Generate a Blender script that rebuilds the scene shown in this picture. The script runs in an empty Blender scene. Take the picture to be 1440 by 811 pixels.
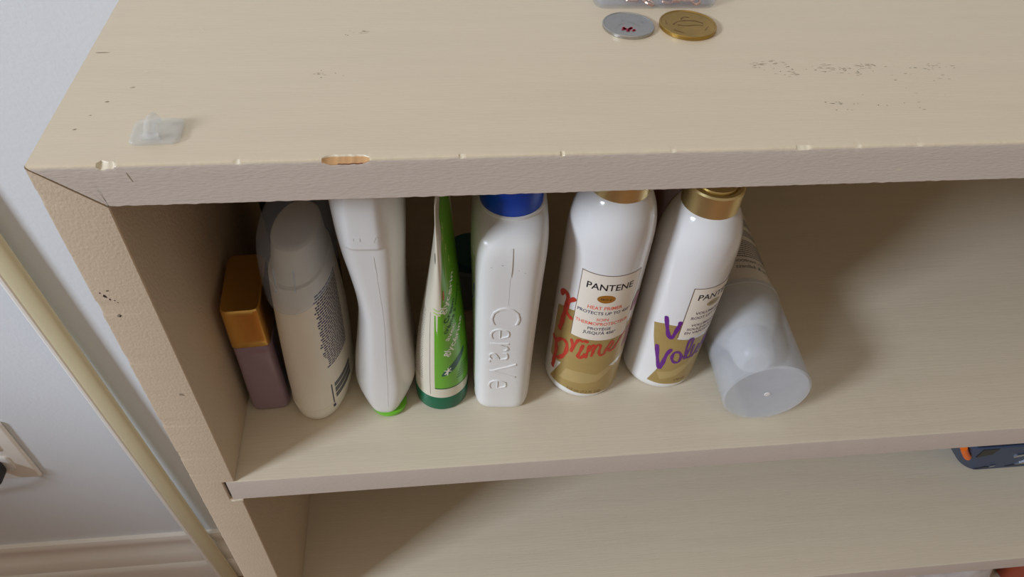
import bpy, bmesh, math, random
from mathutils import Vector, Matrix, Euler
from mathutils.noise import noise as pnoise

random.seed(7)
SC = bpy.context.scene
COL = SC.collection
mm = 0.001

# ------------------------------------------------------------------ camera
cam_d = bpy.data.cameras.new('camera')
cam_d.sensor_width = 36.0
cam_d.lens = 1037.28 / 1440 * 36.0
cam_d.clip_start = 0.01
cam = bpy.data.objects.new('camera', cam_d)
COL.objects.link(cam)
cam.location = (0.1379, -0.2180, 0.1606)
cam.rotation_euler = (0.7607, -0.0443, -0.1028)
SC.camera = cam

# ------------------------------------------------------------------ light
world = bpy.data.worlds.new('world')
SC.world = world
world.use_nodes = True
wb = world.node_tree.nodes['Background']
wb.inputs[0].default_value = (1.0, 0.86, 0.72, 1)
wb.inputs[1].default_value = 0.30

def area_light(name, loc, target, sx, sy, power, color):
    d = bpy.data.lights.new(name, 'AREA')
    d.shape = 'RECTANGLE'
    d.size = sx; d.size_y = sy
    d.energy = power; d.color = color
    o = bpy.data.objects.new(name, d)
    COL.objects.link(o)
    o.location = loc
    o.rotation_euler = (Vector(target) - Vector(loc)).to_track_quat('-Z', 'Y').to_euler()
    return o

area_light('window_daylight', (-2.284, -1.267, 1.20), (0.3, 0.05, -0.15), 0.6, 0.42, 80, (0.76, 0.86, 1.0))
area_light('overhead_fill', (0.1, -0.5, 1.45), (0.1, 0.0, 0.0), 1.4, 1.0, 3.0, (1.0, 0.86, 0.68))  # soft warm fill added to brighten the scene from above

SC.view_settings.view_transform = 'Standard'
SC.view_settings.look = 'None'
SC.view_settings.gamma = 1
SC.view_settings.use_curve_mapping = False
SC.view_settings.exposure = 0.0

# ------------------------------------------------------------------ materials
def srgb(r, g, b):
    f = lambda c: (c / 255 / 12.92) if c / 255 <= 0.04045 else ((c / 255 + 0.055) / 1.055) ** 2.4
    return (f(r), f(g), f(b), 1)

def mat(name, col, rough=0.5, metal=0.0, bump=0.0, bscale=(600, 600, 600), var=0.0, coat=0.0, spec=0.5, vscale=None, sss=0.0):
    m = bpy.data.materials.new(name)
    m.use_nodes = True
    nt = m.node_tree
    p = nt.nodes['Principled BSDF']
    p.inputs['Base Color'].default_value = col
    p.inputs['Roughness'].default_value = rough
    p.inputs['Metallic'].default_value = metal
    p.inputs['Specular IOR Level'].default_value = spec
    p.inputs['Coat Weight'].default_value = coat
    if sss:
        p.inputs['Subsurface Weight'].default_value = sss
        p.inputs['Subsurface Radius'].default_value = (1, 0.9, 0.8)
        p.inputs['Subsurface Scale'].default_value = 0.004
    tc = nt.nodes.new('ShaderNodeTexCoord')
    def noise(scale, detail=4):
        mp = nt.nodes.new('ShaderNodeMapping')
        mp.inputs['Scale'].default_value = scale
        nt.links.new(tc.outputs['Object'], mp.inputs[0])
        n = nt.nodes.new('ShaderNodeTexNoise')
        n.inputs['Scale'].default_value = 1
        n.inputs['Detail'].default_value = detail
        nt.links.new(mp.outputs[0], n.inputs['Vector'])
        return n
    n = noise(bscale)
    if bump:
        b = nt.nodes.new('ShaderNodeBump')
        b.inputs['Strength'].default_value = bump
        b.inputs['Distance'].default_value = 0.0004
        nt.links.new(n.outputs['Fac'], b.inputs['Height'])
        nt.links.new(b.outputs[0], p.inputs['Normal'])
    n2 = noise(vscale or tuple(s * 0.2 for s in bscale), 5)
    mx = nt.nodes.new('ShaderNodeMix')
    mx.data_type = 'RGBA'
    v = var if var else 0.02
    mx.inputs['A'].default_value = tuple(c * (1 - v) for c in col[:3]) + (1,)
    mx.inputs['B'].default_value = tuple(min(1, c * (1 + v)) for c in col[:3]) + (1,)
    nt.links.new(n2.outputs['Fac'], mx.inputs['Factor'])
    nt.links.new(mx.outputs['Result'], p.inputs['Base Color'])
    return m

def clear_mat(name, col, frost, opacity, ior=1.45):
    """see-through plastic: some of the light passes straight, the rest meets milky gloss"""
    m = bpy.data.materials.new(name)
    m.use_nodes = True
    nt = m.node_tree
    p = nt.nodes['Principled BSDF']
    p.inputs['Base Color'].default_value = col
    p.inputs['Roughness'].default_value = frost
    p.inputs['IOR'].default_value = ior
    tr = nt.nodes.new('ShaderNodeBsdfTransparent')
    tr.inputs[0].default_value = (0.93, 0.95, 0.97, 1)
    mix = nt.nodes.new('ShaderNodeMixShader')
    tc = nt.nodes.new('ShaderNodeTexCoord')
    n = nt.nodes.new('ShaderNodeTexNoise'); n.inputs['Scale'].default_value = 90
    nt.links.new(tc.outputs['Object'], n.inputs['Vector'])
    mr = nt.nodes.new('ShaderNodeMapRange')
    mr.inputs['To Min'].default_value = opacity - 0.04
    mr.inputs['To Max'].default_value = opacity + 0.04
    nt.links.new(n.outputs['Fac'], mr.inputs['Value'])
    nt.links.new(mr.outputs[0], mix.inputs[0])
    nt.links.new(tr.outputs[0], mix.inputs[1])
    nt.links.new(p.outputs[0], mix.inputs[2])
    nt.links.new(mix.outputs[0], nt.nodes['Material Output'].inputs[0])
    return m

PAINT_TOP = mat('paint_top', srgb(213, 198, 172), 0.36, bump=0.35, bscale=(60, 900, 900), var=0.05, vscale=(12, 90, 90))
PAINT_EDGE = mat('paint_edge', srgb(203, 190, 177), 0.5, bump=0.5, bscale=(300, 1100, 1100), var=0.04, vscale=(20, 200, 200))  # cooler light on the front faces is put into this paint colour
PAINT_SIDE = mat('paint_side', srgb(204, 184, 158), 0.48, bump=0.6, bscale=(800, 800, 700), var=0.04, vscale=(60, 60, 30))
PAINT_SHELF = mat('paint_shelf', srgb(210, 198, 176), 0.34, bump=0.4, bscale=(50, 800, 800), var=0.06, vscale=(10, 110, 110))
PRIMER = mat('primer', srgb(220, 208, 184), 0.5, bump=0.3)
WOOD = mat('bare_wood', srgb(196, 152, 104), 0.8, bump=0.6, bscale=(150, 900, 900), var=0.25)
DARKWOOD = mat('dark_bare_wood', srgb(112, 66, 40), 0.8, var=0.2)
GAP = mat('joint_gap', srgb(52, 38, 28), 0.9, var=0.2)
WALL = mat('wall_paint', srgb(226, 230, 234), 0.6, bump=0.5, bscale=(260, 260, 260), var=0.015, vscale=(60, 60, 60))
TRIM = mat('trim_paint', srgb(240, 235, 226), 0.35, bump=0.1)
FLOORM = mat('floor_wood', srgb(150, 104, 74), 0.4, bump=0.3, bscale=(8, 120, 120), var=0.3)
CREAM = mat('cream_paint', srgb(208, 196, 160), 0.5, bump=0.2, bscale=(200, 200, 40))
WHITE_GLOSS = mat('white_gloss', srgb(232, 230, 228), 0.13, coat=0.6)
WHITE_SATIN = mat('white_satin', srgb(230, 228, 224), 0.3, bump=0.05, bscale=(400, 400, 400))
PEARL = mat('pearl_white', srgb(226, 220, 208), 0.22, coat=0.3)
IVORY = mat('ivory_plastic', srgb(236, 230, 214), 0.38)
GOLD = mat('gold_metal', srgb(232, 186, 104), 0.25, metal=1.0)
GOLD_CAP = mat('gold_satin', srgb(240, 220, 160), 0.33, metal=0.95)
GOLD_PRINT = mat('gold_print', srgb(176, 150, 92), 0.3, metal=0.25, var=0.12, vscale=(30, 30, 120))
GOLD_PRINT2 = mat('gold_print_light', srgb(192, 168, 112), 0.3, metal=0.25, var=0.1)
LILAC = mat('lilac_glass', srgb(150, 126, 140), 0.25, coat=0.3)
SHEEN_GLASS = mat('lilac_sheen_glass', srgb(88, 84, 110), 0.15, coat=0.5)  # colour of the dark blue sheen on the lilac bottle
GREEN = mat('green_print', srgb(104, 176, 36), 0.3, coat=0.2)
GREEN_LIGHT = mat('pale_green_print', srgb(176, 212, 110), 0.3)
GREEN_DARK = mat('dark_green_plastic', srgb(14, 98, 66), 0.35, coat=0.1)
LIME = mat('lime_plastic', srgb(118, 196, 52), 0.3)
BADGE = mat('badge_print', srgb(22, 84, 74), 0.35)
TUBE_WHITE = mat('tube_white', srgb(220, 212, 192), 0.28, coat=0.2)
BLUE = mat('blue_plastic', srgb(0, 70, 190), 0.35)
RED = mat('red_print', srgb(196, 58, 40), 0.35)
CORAL = mat('coral_print', srgb(236, 104, 80), 0.35)
PURPLE = mat('purple_print', srgb(104, 36, 130), 0.35)
PINK = mat('mauve_print', srgb(170, 110, 130), 0.35)
LABEL = mat('label_white', srgb(236, 226, 210), 0.35)
INK = mat('black_ink', srgb(26, 26, 34), 0.4)
INKBLUE = mat('navy_ink', srgb(52, 52, 92), 0.4)
INKGREY = mat('grey_ink', srgb(104, 104, 108), 0.4)
INKGREEN = mat('dark_green_ink', srgb(18, 74, 40), 0.4)
WHITE_INK = mat('white_ink', srgb(240, 244, 224), 0.4)
BROWN_LINE = mat('bronze_print', srgb(120, 88, 56), 0.3, metal=0.4)
BRONZE = mat('bronze_oval', srgb(188, 130, 50), 0.3, metal=0.4)
PALE_GREEN_LABEL = mat('pale_green_label', srgb(198, 206, 176), 0.35)
STEEL = mat('coin_steel', srgb(176, 174, 170), 0.3, metal=0.9, bump=0.25, bscale=(700, 700, 700), var=0.08)
BRASS = mat('coin_brass', srgb(170, 138, 72), 0.33, metal=0.9, bump=0.35, bscale=(500, 500, 500), var=0.25, vscale=(160, 160, 160))
CRIMSON = mat('crimson_enamel', srgb(190, 30, 70), 0.4)
ROSE = mat('rose_gold', srgb(226, 172, 140), 0.22, metal=1.0)
NAVY = mat('navy_plastic', srgb(52, 68, 96), 0.45)
BLACK = mat('black_plastic', srgb(22, 22, 22), 0.45)
ORANGE = mat('orange_plastic', srgb(240, 110, 20), 0.45)
CHROME = mat('chrome', srgb(190, 196, 204), 0.2, metal=1.0)
TEAL = mat('teal_plastic', srgb(20, 88, 96), 0.4)
SLATE = mat('slate_blue_plastic', srgb(130, 138, 146), 0.4)
CHARCOAL = mat('charcoal_plastic', srgb(46, 42, 40), 0.35)
AMBER = mat('dark_amber_plastic', srgb(92, 58, 44), 0.3)
MARBLE = mat('marbled_white', srgb(200, 196, 194), 0.3, var=0.6, vscale=(60, 60, 60))
RUST = mat('rust_red', srgb(140, 58, 34), 0.4)
SCUFF = mat('scuff_grey', srgb(150, 137, 116), 0.7, var=0.2)
DIRT = mat('dark_dirt', srgb(60, 46, 34), 0.8, var=0.2)
FROST = clear_mat('frosted_plastic', srgb(236, 236, 238), 0.3, 0.30, 1.3)
FROST_BLUE = clear_mat('frosted_blue_plastic', srgb(214, 226, 246), 0.2, 0.21, 1.3)
BOXCLEAR = clear_mat('clear_box_plastic', srgb(226, 222, 230), 0.15, 0.16)
GLASSY = clear_mat('clear_acrylic', srgb(250, 244, 234), 0.05, 0.24, 1.9)

# ------------------------------------------------------------------ helpers
def link_mesh(name, verts, faces, material, parent=None, smooth=True, sharp=35):
    me = bpy.data.meshes.new(name)
    me.from_pydata([tuple(v) for v in verts], [], faces)
    mats = material if isinstance(material, (list, tuple)) else [material]
    for m in mats: me.materials.append(m)
    bm = bmesh.new(); bm.from_mesh(me)
    bmesh.ops.recalc_face_normals(bm, faces=bm.faces)
    if smooth:
        for f in bm.faces: f.smooth = True
        for e in bm.edges:
            if len(e.link_faces) == 2 and e.calc_face_angle(0) > math.radians(sharp): e.smooth = False
    bm.to_mesh(me); bm.free()
    o = bpy.data.objects.new(name, me)
    COL.objects.link(o)
    if parent: o.parent = parent
    return o

def link_bm(name, bm, material, parent=None, smooth=True, sharp=35, recalc=True):
    if recalc: bmesh.ops.recalc_face_normals(bm, faces=bm.faces)
    for f in bm.faces: f.smooth = smooth
    if smooth:
        for e in bm.edges:
            if len(e.link_faces) == 2 and e.calc_face_angle(0) > math.radians(sharp): e.smooth = False
    me = bpy.data.meshes.new(name); bm.to_mesh(me); bm.free()
    mats = material if isinstance(material, (list, tuple)) else [material]
    for m in mats: me.materials.append(m)
    o = bpy.data.objects.new(name, me)
    COL.objects.link(o)
    if parent: o.parent = parent
    return o

def thing(name, label, cat, loc=(0, 0, 0), rot=(0, 0, 0), group=None):
    o = bpy.data.objects.new(name, None)
    o.empty_display_size = 0.01
    COL.objects.link(o)
    o.location = loc; o.rotation_euler = rot
    o['label'] = label; o['category'] = cat
    if group: o['group'] = group
    return o

def tag(o, label, cat, group=None):
    o['label'] = label; o['category'] = cat
    if group: o['group'] = group
    return o

def add_box(bm, x0, x1, y0, y1, z0, z1, bevel=0.0, seg=2):
    r = bmesh.ops.create_cube(bm, size=1)
    vs = r['verts']
    for v in vs:
        v.co = Vector(((x0 + x1) / 2 + v.co.x * (x1 - x0), (y0 + y1) / 2 + v.co.y * (y1 - y0), (z0 + z1) / 2 + v.co.z * (z1 - z0)))
    if bevel:
        es = list({e for v in vs for e in v.link_edges})
        bmesh.ops.bevel(bm, geom=es, offset=bevel, segments=seg, affect='EDGES', profile=0.5)

def box(name, x0, x1, y0, y1, z0, z1, m, parent=None, bevel=0.0005, seg=2):
    bm = bmesh.new()
    add_box(bm, x0, x1, y0, y1, z0, z1, bevel, seg)
    return link_bm(name, bm, m, parent)

def sgnpow(v, e): return math.copysign(abs(v) ** e, v)

class Loft:
    """closed surface through level sections (z, cx, cy, a, b, n); theta 0 faces the front (-y), + to the right"""
    def __init__(self, secs, warp=None):
        self.s = secs; self.warp = warp; self._c = {}
    def sec(self, z):
        s = self.s
        if z <= s[0][0]: return s[0][1:]
        for a, b in zip(s, s[1:]):
            if z <= b[0]:
                t = (z - a[0]) / (b[0] - a[0])
                return tuple(a[i] + (b[i] - a[i]) * t for i in range(1, 6))
        return s[-1][1:]
    def p(self, th, z):
        cx, cy, a, b, n = self.sec(z)
        if n < 0:      # rectangle with cut corners, -n sets how far they are cut
            si, co = math.sin(th), math.cos(th)
            q = abs(si) ** 12 + abs(co) ** 12 + ((abs(si) + abs(co)) / -n) ** 12
            r = q ** (-1 / 12)
            x = cx + a * si * r; y = cy - b * co * r
        else:
            x = cx + a * sgnpow(math.sin(th), 2 / n); y = cy - b * sgnpow(math.cos(th), 2 / n)
        v = Vector((x, y, z))
        return self.warp(v) if self.warp else v
    def th(self, u, z):
        k = round(z, 4)
        if k not in self._c:
            tab = [(0.0, 0.0)]; acc = 0; prev = self.p(0, z)
            for i in range(1, 181):
                t = i * math.pi / 180; q = self.p(t, z); acc += (q - prev).length; prev = q; tab.append((acc, t))
            self._c[k] = tab
        tab = self._c[k]; a = abs(u)
        for (s0, t0), (s1, t1) in zip(tab, tab[1:]):
            if a <= s1:
                return math.copysign(t0 + (t1 - t0) * ((a - s0) / max(1e-9, s1 - s0)), u)
        return math.copysign(tab[-1][1], u)
    def wrap(self, u, v, w):
        t = self.th(u, v)
        P = self.p(t, v)
        du = self.p(t + 0.02, v) - self.p(t - 0.02, v)
        dz = self.p(t, v + 0.0006) - self.p(t, v - 0.0006)
        n = du.cross(dz)
        n = n.normalized() if n.length > 0 else Vector((0, -1, 0))
        return P + n * w
    def build(self, name, material, parent, zs=None, nth=96, cap_bottom=True, cap_top=True, sharp=35):
        if zs is None:
            zs = []
            for a, b in zip(self.s, self.s[1:]):
                k = max(1, int((b[0] - a[0]) / 0.004))
                zs += [a[0] + (b[0] - a[0]) * i / k for i in range(k)]
            zs.append(self.s[-1][0])
        V = []; F = []
        for z in zs:
            for i in range(nth): V.append(self.p(2 * math.pi * i / nth, z))
        for j in range(len(zs) - 1):
            for i in range(nth):
                a = j * nth + i; b = j * nth + (i + 1) % nth
                F.append((a, b, b + nth, a + nth))
        if cap_bottom: F.append(tuple(range(nth))[::-1])
        if cap_top: F.append(tuple((len(zs) - 1) * nth + i for i in range(nth)))
        return link_mesh(name, V, F, material, parent, sharp=sharp)

def smooth_secs(pts, k=5):
    """Catmull-Rom through the sections"""
    out = []
    for i in range(len(pts) - 1):
        p0 = pts[max(0, i - 1)]; p1 = pts[i]; p2 = pts[i + 1]; p3 = pts[min(len(pts) - 1, i + 2)]
        for j in range(k):
            t = j / k
            r = []
            for c in range(6):
                if c == 0: r.append(p1[0] + (p2[0] - p1[0]) * t); continue
                m1 = (p2[c] - p0[c]) / max(1e-6, p2[0] - p0[0]) * (p2[0] - p1[0]); m2 = (p3[c] - p1[c]) / max(1e-6, p3[0] - p1[0]) * (p2[0] - p1[0])
                h00 = 2 * t ** 3 - 3 * t ** 2 + 1; h10 = t ** 3 - 2 * t ** 2 + t; h01 = -2 * t ** 3 + 3 * t ** 2; h11 = t ** 3 - t ** 2
                r.append(h00 * p1[c] + h10 * m1 + h01 * p2[c] + h11 * m2)
            out.append(tuple(r))
    out.append(tuple(pts[-1]))
    return out

# ---- flat artwork in millimetres (u right, v up) laid onto a surface
def grid_cut(bm, step):
    if not bm.verts: return
    xs = [v.co.x for v in bm.verts]; ys = [v.co.y for v in bm.verts]
    for ax, lo, hi in ((0, min(xs), max(xs)), (1, min(ys), max(ys))):
        c = math.floor(lo / step) * step + step
        while c < hi:
            co = Vector((c, 0, 0)) if ax == 0 else Vector((0, c, 0))
            no = Vector((1, 0, 0)) if ax == 0 else Vector((0, 1, 0))
            bmesh.ops.bisect_plane(bm, geom=bm.verts[:] + bm.edges[:] + bm.faces[:], dist=1e-6, plane_co=co, plane_no=no)
            c += step

def poly_bm(polys):
    bm = bmesh.new()
    for pl in polys:
        vs = [bm.verts.new((x, y, 0)) for x, y in pl]
        f = bm.faces.new(vs)
        f.normal_update()
        if f.normal.z < 0: f.normal_flip()
    bmesh.ops.triangulate(bm, faces=bm.faces[:])
    return bm

def stroke_polys(strokes):
    """round-ended brush strokes: list of (points, width)"""
    out = []
    for pts, w in strokes:
        P = [Vector((a, b)) for a, b in pts]
        # catmull refine
        Q = []
        for i in range(len(P) - 1):
            p0 = P[max(0, i - 1)]; p1 = P[i]; p2 = P[i + 1]; p3 = P[min(len(P) - 1, i + 2)]
            for j in range(5):
                t = j / 5
                Q.append(0.5 * ((2 * p1) + (p2 - p0) * t + (2 * p0 - 5 * p1 + 4 * p2 - p3) * t * t + (3 * p1 - p0 - 3 * p2 + p3) * t ** 3))
        Q.append(P[-1])
        L = []; R = []
        for i, q in enumerate(Q):
            d = (Q[min(i + 1, len(Q) - 1)] - Q[max(i - 1, 0)])
            d = d.normalized() if d.length else Vector((1, 0))
            nn = Vector((-d.y, d.x)); hw = w / 2 * (0.85 + 0.15 * math.sin(i * 0.9))
            L.append(q + nn * hw); R.append(q - nn * hw)
        for i in range(len(Q) - 1):
            out.append([tuple(L[i]), tuple(R[i]), tuple(R[i + 1]), tuple(L[i + 1])])
        for q in (Q[0], Q[-1]):
            out.append([(q.x + w / 2 * 0.95 * math.cos(a * math.pi / 5), q.y + w / 2 * 0.95 * math.sin(a * math.pi / 5)) for a in range(10)])
    return out

def text_bm(lines, extrude=0.0, bevel=0.0):
    """lines: (string, u_left, v_base, height_mm, width_mm, bold, rot_deg) -> bmesh in mm"""
    bm = bmesh.new()
    for s, u, v, h, w, bold, rot in lines:
        cu = bpy.data.curves.new('lettering_source', 'FONT')
        cu.body = s; cu.size = 1.0; cu.offset = bold; cu.resolution_u = 3
        cu.extrude = extrude / h * 0.7 if h else 0; cu.bevel_depth = bevel / h * 0.7 if h else 0
        o = bpy.data.objects.new('lettering_source', cu)
        COL.objects.link(o)
        bpy.context.view_layer.update()
        dg = bpy.context.evaluated_depsgraph_get()
        me = bpy.data.meshes.new_from_object(o.evaluated_get(dg))
        if len(me.vertices):
            xs = [q.co.x for q in me.vertices]; x0, x1 = min(xs), max(xs)
            sy = h / 0.7; sx = (w / (x1 - x0)) if w else sy
            tmp = bmesh.new(); tmp.from_mesh(me)
            cr, sr = math.cos(math.radians(rot)), math.sin(math.radians(rot))
            for q in tmp.verts:
                a = (q.co.x - x0) * sx; b = q.co.y * sy; c = q.co.z * sy
                q.co = Vector((u + a * cr - b * sr, v + a * sr + b * cr, c))
            tmp.to_mesh(me); tmp.free()
            bm.from_mesh(me)
        bpy.data.objects.remove(o); bpy.data.curves.remove(cu); bpy.data.meshes.remove(me)
    return bm

def apply_on(name, surf, bm, material, parent, off=0.08, step=1.5):
    """lay millimetre artwork on a Loft (u arc length, v height); off in mm"""
    bmesh.ops.remove_doubles(bm, verts=bm.verts[:], dist=1e-4)
    grid_cut(bm, step)
    for v in bm.verts:
        v.co = surf.wrap(v.co.x * mm, v.co.y * mm, (off + v.co.z) * mm)
    return link_bm(name, bm, material, parent, smooth=True, recalc=False)

def ellipse(cx, cy, a, b, n=28):
    return [(cx + a * math.cos(2 * math.pi * i / n), cy + b * math.sin(2 * math.pi * i / n)) for i in range(n)]

def rect(x0, y0, x1, y1): return [(x0, y0), (x1, y0), (x1, y1), (x0, y1)]

def frame_polys(x0, y0, x1, y1, w):
    return [rect(x0 - w, y1, x1 + w, y1 + w), rect(x0 - w, y0 - w, x1 + w, y0), rect(x0 - w, y0, x0, y1), rect(x1, y0, x1 + w, y1)]

def blur_lines(u0, u1, v0, v1, n, hgt, seed, ragged=0.0):
    """rows of small print as broken dashes"""
    r = random.Random(seed); out = []
    for i in range(n):
        v = v1 - (v1 - v0) * i / max(1, n - 1)
        u = u0 + r.random() * ragged
        end = u1
        while u < end:
            L = r.uniform(0.8, 2.6)
            out.append(rect(u, v, min(u + L, end), v + hgt)); u += L + r.uniform(0.25, 0.5)
    return out

def lathe(name, prof, material, parent, n=64, axis='z', sharp=35, loc=(0, 0, 0)):
    V = []; F = []
    for r, z in prof:
        for i in range(n):
            a = 2 * math.pi * i / n
            V.append((loc[0] + r * math.cos(a), loc[1] + r * math.sin(a), loc[2] + z) if axis == 'z' else (loc[0] + r * math.cos(a), loc[1] + z, loc[2] + r * math.sin(a)))
    for j in range(len(prof) - 1):
        for i in range(n):
            a = j * n + i; b = j * n + (i + 1) % n
            F.append((a, b, b + n, a + n))
    bm = bmesh.new()
    vs = [bm.verts.new(v) for v in V]
    for f in F: bm.faces.new([vs[i] for i in f])
    bmesh.ops.remove_doubles(bm, verts=bm.verts[:], dist=1e-7)
    return link_bm(name, bm, material, parent, sharp=sharp)

def tube_bm(bm, pts, r, n=10, closed=False):
    P = [Vector(p) for p in pts]; rings = []
    N = len(P)
    up = Vector((0, 0, 1))
    for i, p in enumerate(P):
        a = P[(i + 1) % N] if closed else P[min(i + 1, N - 1)]
        b = P[(i - 1) % N] if closed else P[max(i - 1, 0)]
        d = (a - b).normalized()
        s = d.cross(up)
        if s.length < 1e-3: s = d.cross(Vector((1, 0, 0)))
        s.normalize(); t = s.cross(d)
        rings.append([bm.verts.new(p + s * r * math.cos(2 * math.pi * k / n) + t * r * math.sin(2 * math.pi * k / n)) for k in range(n)])
    for i in range(N if closed else N - 1):
        A = rings[i]; B = rings[(i + 1) % N]
        for k in range(n): bm.faces.new((A[k], A[(k + 1) % n], B[(k + 1) % n], B[k]))
    if not closed:
        bm.faces.new(rings[0]); bm.faces.new(rings[-1][::-1])

# ------------------------------------------------------------------ dimensions of the bookcase
T = 0.0187; TS = 0.0219; W = 0.95; D = 0.285
SH = [0.2174, 0.4326, 0.650, 0.865]; ST = 0.0196
ZF = -1.0

# ------------------------------------------------------------------ room
o = box('wall_back', -1.6, 2.4, 0.30, 0.40, ZF, 1.5, WALL, bevel=0); o['kind'] = 'structure'
o = box('floor', -1.6, 2.4, -2.6, 0.30, ZF - 0.03, ZF, FLOORM, bevel=0); o['kind'] = 'structure'
prof = [(0.3, -0.865), (0.2945, -0.866), (0.2925, -0.872), (0.2935, -0.882), (0.2965, -0.892), (0.2955, -0.902), (0.2925, -0.912), (0.2905, -0.916), (0.2905, -0.944), (0.2875, -0.948), (0.2862, -0.956), (0.2862, ZF), (0.3, ZF)]
V = []; F = []
for x in (-1.6, 2.4):
    for y, z in prof: V.append((x, y, z))
n = len(prof)
for i in range(n - 1): F.append((i, i + 1, i + 1 + n, i + n))
F += [tuple(range(n)), tuple(range(n, 2 * n))]
o = link_mesh('baseboard_back', V, F, TRIM); o['kind'] = 'structure'

# window wall to the left, its opening lets the daylight in
WX = -1.2
bm = bmesh.new()
y0, y1, z0, z1 = -1.60, -0.10, 0.15, 1.3
add_box(bm, WX - 0.1, WX, -2.6, 0.40, ZF, z0)
add_box(bm, WX - 0.1, WX, -2.6, 0.40, z1, 1.5)
add_box(bm, WX - 0.1, WX, -2.6, y0, z0, z1)
add_box(bm, WX - 0.1, WX, y1, 0.40, z0, z1)
o = link_bm('wall_left', bm, WALL, smooth=False); o['kind'] = 'structure'
bm = bmesh.new()
for a_ in ((y0, y0 + 0.04, z0, z1), (y1 - 0.04, y1, z0, z1), (y0 + 0.04, y1 - 0.04, z0, z0 + 0.04), (y0 + 0.04, y1 - 0.04, z1 - 0.04, z1)):
    add_box(bm, WX - 0.07, WX - 0.02, *a_)
o = link_bm('window_1', bm, TRIM, smooth=False); o['kind'] = 'structure'

# ------------------------------------------------------------------ bookcase
bc = thing('bookcase', 'cream painted wooden bookcase with chipped mitred corner standing against the wall', 'bookcase', (0, 0, ZF))
def bc_child(o):
    o.parent = bc; o.location = (0, 0, -ZF); return o

# top board: profile swept along x with worn, chipped front edge
chips = [(0.0265, 0.0038, 0.0019, 1), (0.108, 0.0104, 0.0022, 2), (0.1495, 0.0013, 0.0011, 1), (0.0705, 0.0014, 0.0012, 1),
         (0.0865, 0.0022, 0.0008, 3), (0.1862, 0.0010, 0.0013, 1), (0.2790, 0.0042, 0.0013, 1), (0.3260, 0.0020, 0.0010, 1), (0.3020, 0.0050, 0.0009, 1), (0.228, 0.0010, 0.0010, 1)]
xs = []
x = 0.0
while x < W - 0.022:
    xs.append(x); x += 0.0006 if x < 0.45 else 0.004
xs.append(W - 0.022)
V = []; F = []; MI = []
NP = 11
def worn(x):
    r = 0.0009 + 0.00025 * pnoise(Vector((x * 160, 0, 0))) + 0.00012 * pnoise(Vector((x * 700, 3, 0)))
    kind = 0; depth = 0
    for c, hw, d, k in chips:
        q = abs(x - c) / hw
        if q < 1:
            prof = min(1, (1 - q) * 2.2)
            dd = d * prof * (1 + 0.3 * pnoise(Vector((x * 420, 9, 0))))
            if dd > depth: depth = dd; kind = k if q < 0.86 else 1
    return max(r, depth), kind if depth > r else 0
for i, x in enumerate(xs):
    r, kind = worn(x)
    rb = 0.0007 + 0.0003 * pnoise(Vector((x * 300, 7, 0)))
    rz = r * (1.0 if kind else 0.9) * (0.75 if kind else 1)
    if kind:      # broken out: a shelf-like scoop
        pr = [(D, 0), (0.0062, 0), (r * 1.35, 0), (r * 1.15, -rz * 0.35), (r * 0.6, -rz * 0.72), (r * 0.05, -rz * 1.15), (0, -rz * 1.4), (0, -0.0046), (0, -T + rb), (rb, -T), (D, -T)]
    else:
        pr = [(D, 0), (0.0062, 0), (r * 1.6, 0), (r, -r * 0.12), (r * 0.4, -r * 0.42), (r * 0.08, -r * 1.0), (0, -r * 1.7), (0, -0.0046), (0, -T + rb), (rb, -T), (D, -T)]
    for y, z in pr:
        cut = (-z) * TS / T + 0.0003 + 0.0006 * min(1, -z / 0.006)
        xx = x if i else cut
        xx = max(xx, cut)
        V.append((xx, y, z))
for i in range(len(xs) - 1):
    k = worn((xs[i] + xs[i + 1]) / 2)[1]
    for j in range(NP):
        a = i * NP + j; b = i * NP + (j + 1) % NP
        F.append((a, b, b + NP, a + NP))
        m = 0
        if j in (5, 6, 7, 8): m = 1
        if k in (1, 3) and 2 <= j <= 5: m = 2
        if k == 2:
            if j in (2,): m = 2
            if j in (3, 4): m = 3
            if j == 5: m = 4 if 0.105 < xs[i] < 0.114 else 3
        if k == 3 and j >= 4 and j <= 5: m = 4
        if j in (9, 10): m = 0
        MI.append(m)
F.append(tuple(range(NP))); MI.append(0)
F.append(tuple((len(xs) - 1) * NP + j for j in range(NP))); MI.append(0)
top = link_mesh('top_panel', V, F, [PAINT_TOP, PAINT_EDGE, PRIMER, WOOD, DARKWOOD], None, sharp=28)
for p_, m_ in zip(top.data.polygons, MI): p_.material_index = m_
bc_child(top)

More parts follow.
